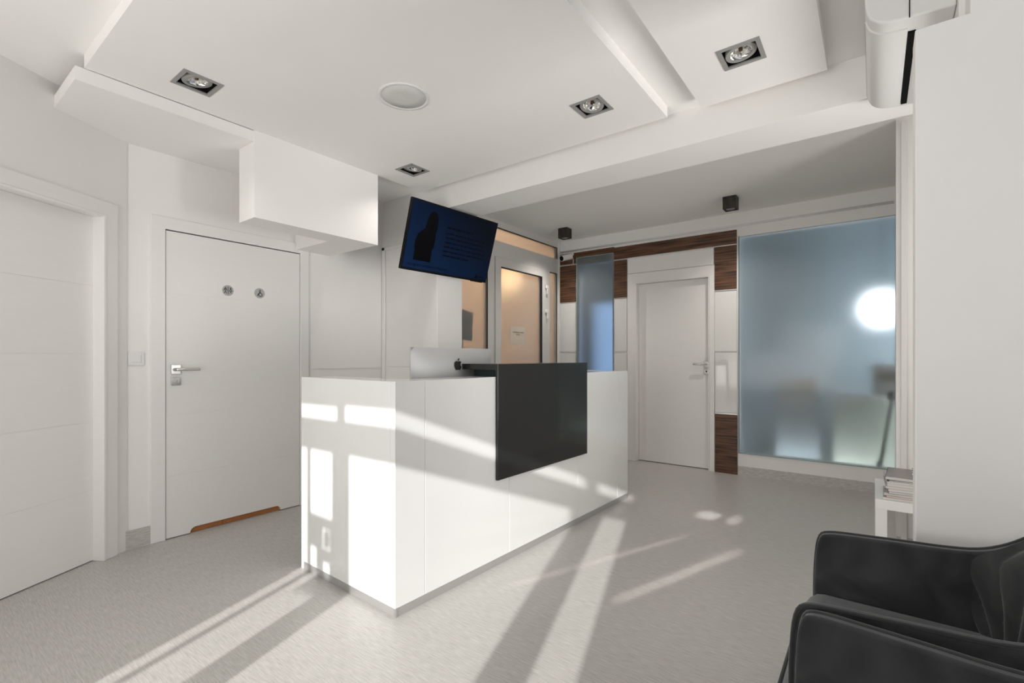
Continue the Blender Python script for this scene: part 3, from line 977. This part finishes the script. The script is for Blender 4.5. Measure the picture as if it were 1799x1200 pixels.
pn = thing('paper_notice', (XP - .027, 4.475, 1.345), 0, 'square cream paper notice taped on the glazed door', 'notice')
mb = MB().grid(lambda u, v: (XP - .0265 + .004 * (u * (1 - u)), 4.335 + u * .285, 1.345 + v * .21), 6, 4)
mb.v += [(x - .0008, y, z) for x, y, z in mb.v]
k_ = len(mb.v) // 2
mb.f += [tuple(i + k_ for i in f) for f in mb.f]
mb.build('sheet', M['paper'], pn, recalc=False)
mb = MB()
y = 4.375
for wl in (.09, .045, .055):
    mb.box(XP - .0255, y, 1.488, XP - .0222, y + wl, 1.496)
    y += wl + .01
mb.box(XP - .0255, 4.44, 1.463, XP - .0222, 4.51, 1.470)
mb.build('print', M['ink'], pn)

mo = thing('monitor', (XP - .13, 3.55, 1.287), 0, 'brown grey monitor leaning behind the narrow side pane', 'monitor')
TT = Matrix.Translation((XP - .06, 3.735, 1.665)) @ Matrix.Rotation(R(-9), 4, 'X') @ Matrix.Rotation(R(-5), 4, 'Y')
MB().box(-.04, -.55, -.30, 0, 0, 0, mtx=TT).build('housing', M['brown'], mo, bevel=.004)
MB().box(-.002, -.55, -.032, .002, -.002, -.026, mtx=TT).build('seam', M['paper'], mo)
MB().box(.0005, -.245, -.13, .002, -.19, -.045, mtx=TT).build('sticker', M['plastic'], mo)
MB().box(XP - .12, 3.40, 1.20, XP - .08, 3.60, 1.45).build('stand', M['brown'], mo)
o = bx(XP - .3, 3.2, 1.16, XP - .062, 3.9, 1.2).build('shelf', M['warmwall'])
tag(o, 'cream ledge inside the narrow side pane under the monitor', 'shelf')

# ------------------------------------------------------------------ side table and magazines
tb = thing('side_table', (.282, 3.466, 0), 0, 'small square white side table in the niche', 'side table')
bx(.006, 3.19, .40, .556, 3.74, .45).build('top', M['table'], tb, bevel=.002)
for x in (.007, .505):
    for y in (3.191, 3.689):
        bx(x, y, 0, x + .05, y + .05, .4005).build('leg', M['table'], tb, bevel=.002)
mags = [(.012, (.60, .59, .57), 'white'), (.009, (.45, .12, .10), 'red'), (.013, (.58, .56, .52), 'cream'), (.010, (.08, .10, .11), 'dark'), (.014, (.50, .47, .42), 'beige'),
        (.011, (.62, .60, .57), 'white'), (.015, (.42, .42, .43), 'grey'), (.010, (.60, .57, .53), 'cream'), (.006, (.03, .03, .03), 'black'), (.016, (.20, .16, .155), 'pink grey')]
names = ['white magazine at the bottom of the pile', 'magazine with a red cover second from the bottom', 'cream magazine above the red one', 'thin dark covered magazine low in the pile',
         'beige magazine in the middle of the pile', 'white magazine above the beige one', 'thick grey magazine in the upper pile', 'cream magazine under the black one',
         'thin black magazine just under the topmost', 'shiny pinkish grey magazine on top of the pile']
z = .451
for (h, c, nm), lab in zip(mags, names):
    dx = random.uniform(-.014, .012)
    ro = random.uniform(-4, 4)
    t = thing('magazine', (.16 + dx, 3.345, z), ro, lab + ' on the side table', 'magazine', 'magazines on the side table')
    bx(-.105, -.14, .001, .104, .139, h - .001).build('pages', mat('page edges ' + nm, (.60, .585, .56), .8), t, local=True)
    mc = mat('cover ' + nm, c, .25)
    mb = MB().box(-.106, -.1405, h - .001, .106, .1405, h).box(-.106, -.1405, 0, .106, .1405, .001).box(-.107, -.1405, 0, -.1045, .1405, h)
    mb.build('cover', mc, t, local=True)
    z += h + .0006
orn = thing('glass_ornament', (.185, 3.33, z), 0, 'small glass ornament on top of the magazine pile', 'ornament')
MB().lathe([(.001, 0), (.02, .001), (.024, .012), (.018, .022), (.022, .034), (.012, .046), (.001, .048)], 12).build('body', M['glassorn'], orn, local=True)

# ------------------------------------------------------------------ armchairs (local: +x is the front, origin at the footprint centre)
def smooth_line(pts, n=2):
    for _ in range(n):
        q = [pts[0]]
        for a, b in zip(pts[:-1], pts[1:]):
            q.append((a[0] * .75 + b[0] * .25, a[1] * .75 + b[1] * .25))
            q.append((a[0] * .25 + b[0] * .75, a[1] * .25 + b[1] * .75))
        pts = q + [pts[-1]]
    return pts


def closed_shell(front, back, nu, nv):
    mb = MB().grid(front, nu, nv)
    base = len(mb.v)
    mb.grid(back, nu, nv)
    ring = [i for i in range(nu + 1)] + [j * (nu + 1) + nu for j in range(1, nv + 1)] + [nv * (nu + 1) + i for i in range(nu - 1, -1, -1)] + [j * (nu + 1) for j in range(nv - 1, 0, -1)]
    for k in range(len(ring)):
        a, b = ring[k], ring[(k + 1) % len(ring)]
        mb.f.append((a, b, b + base, a + base))
    return mb


def chair(mtx, label):
    t = thing('armchair', (0, 0, 0), 0, label, 'armchair', 'charcoal velvet armchairs', mtx=mtx)
    top = smooth_line([(.292, .20), (.298, .40), (.296, .52), (.287, .618), (.258, .634), (.16, .640), (.06, .646), (-.03, .650), (-.10, .660), (-.16, .690), (-.22, .742), (-.28, .80), (-.335, .832), (-.352, .80)], 2)
    low = [(-.335, .60), (-.30, .24), (-.28, .20)]
    for sy in (-1, 1):
        yi, yo = sy * .262, sy * .290
        mb = MB().prism(top + low, 'y', min(yi, yo), max(yi, yo))
        arm = mb.build('armrest', M['velvet'], t, local=True, bevel=.009, seg=3)
        smooth_by_angle(arm, 40)
        off = []
        for k, (x, z) in enumerate(top):
            a, b = top[max(0, k - 1)], top[min(len(top) - 1, k + 1)]
            d = Vector((b[0] - a[0], b[1] - a[1])).normalized()
            off.append((x + d.y * .0005, sy * .2885, z - d.x * .0005))
        MB().tube(off, .0048, 8).build('piping', M['piping'], arm, local=True, smooth=True)

    def seat(u, v):
        x = -.24 + u * .566
        y = (v - .5) * .522
        dome = .022 * (1 - (2 * u - 1) ** 4) * (1 - (2 * v - 1) ** 4)
        zz = .437 + dome - .05 * max(0, (u - .9) / .1) ** 2.2
        return (x, y, zz)
    st = closed_shell(seat, lambda u, v: (-.24 + u * .566, (v - .5) * .522, .24), 30, 18).build('seat', M['velvet'], t, local=True)
    smooth_by_angle(st, 50)
    MB().tube([(.328, -.258, .29), (.329, -.256, .375), (.328, -.246, .391), (.328, .246, .391), (.329, .256, .375), (.328, .258, .29)], .0048, 8).build('piping', M['piping'], st, local=True, smooth=True)

    tab = [(.40, -.108), (.50, -.090), (.60, -.082), (.655, -.092), (.70, -.158), (.75, -.218), (.80, -.268), (.86, -.31)]

    def side_x(z):
        for (za, xa), (zb, xb) in zip(tab[:-1], tab[1:]):
            if z <= zb:
                k = (z - za) / (zb - za)
                return xa + (xb - xa) * k
        return tab[-1][1]

    def bk(u, v, off=0.0):
        e = 2 * abs(u - .5)
        z = .40 + v * .45
        y = (u - .5) * .522
        mid = -.150 - .170 * v
        x = mid + (max(side_x(z), mid) - mid) * e ** 2.4
        wc = .40 + .14 * min(1, v / .7)
        ch = .015 * abs(math.sin(math.pi * 11 * y / wc)) ** .6 if off == 0 else 0
        edge = .03 * max(0, (v - .9) / .1) ** 2
        return (max(x + ch - off + (-edge if off == 0 else edge), -.385), y, z - .02 * max(0, e - .7) / .3 * v)
    b = closed_shell(lambda u, v: bk(u, v), lambda u, v: bk(u, v, .075), 168, 24).build('backrest', M['velvet'], t, local=True)
    smooth_by_angle(b, 60)
    MB().box(-.27, -.258, .19, .295, .258, .245).build('seat_base', M['velvet'], t, local=True, bevel=.01)
    for sx in (-1, 1):
        for sy in (-1, 1):
            MB().tube([(sx * .22, sy * .20, .20), (sx * .27, sy * .245, 0)], [.016, .010], 12).build('leg', M['blackmetal'], t, local=True, smooth=True)
    return t


ch1 = chair(Matrix.Translation((.142, 1.578, 0)) @ Matrix.Rotation(R(180), 4, 'Z'), 'charcoal velvet armchair with channelled back beside the white pier')
ch2 = copy_tree(ch1, Matrix.Translation((.084, .923, 0)) @ Matrix.Rotation(R(166.7), 4, 'Z'))
tag(ch2, 'nearest charcoal velvet armchair, cut by the lower right frame edge', 'armchair', 'charcoal velvet armchairs')
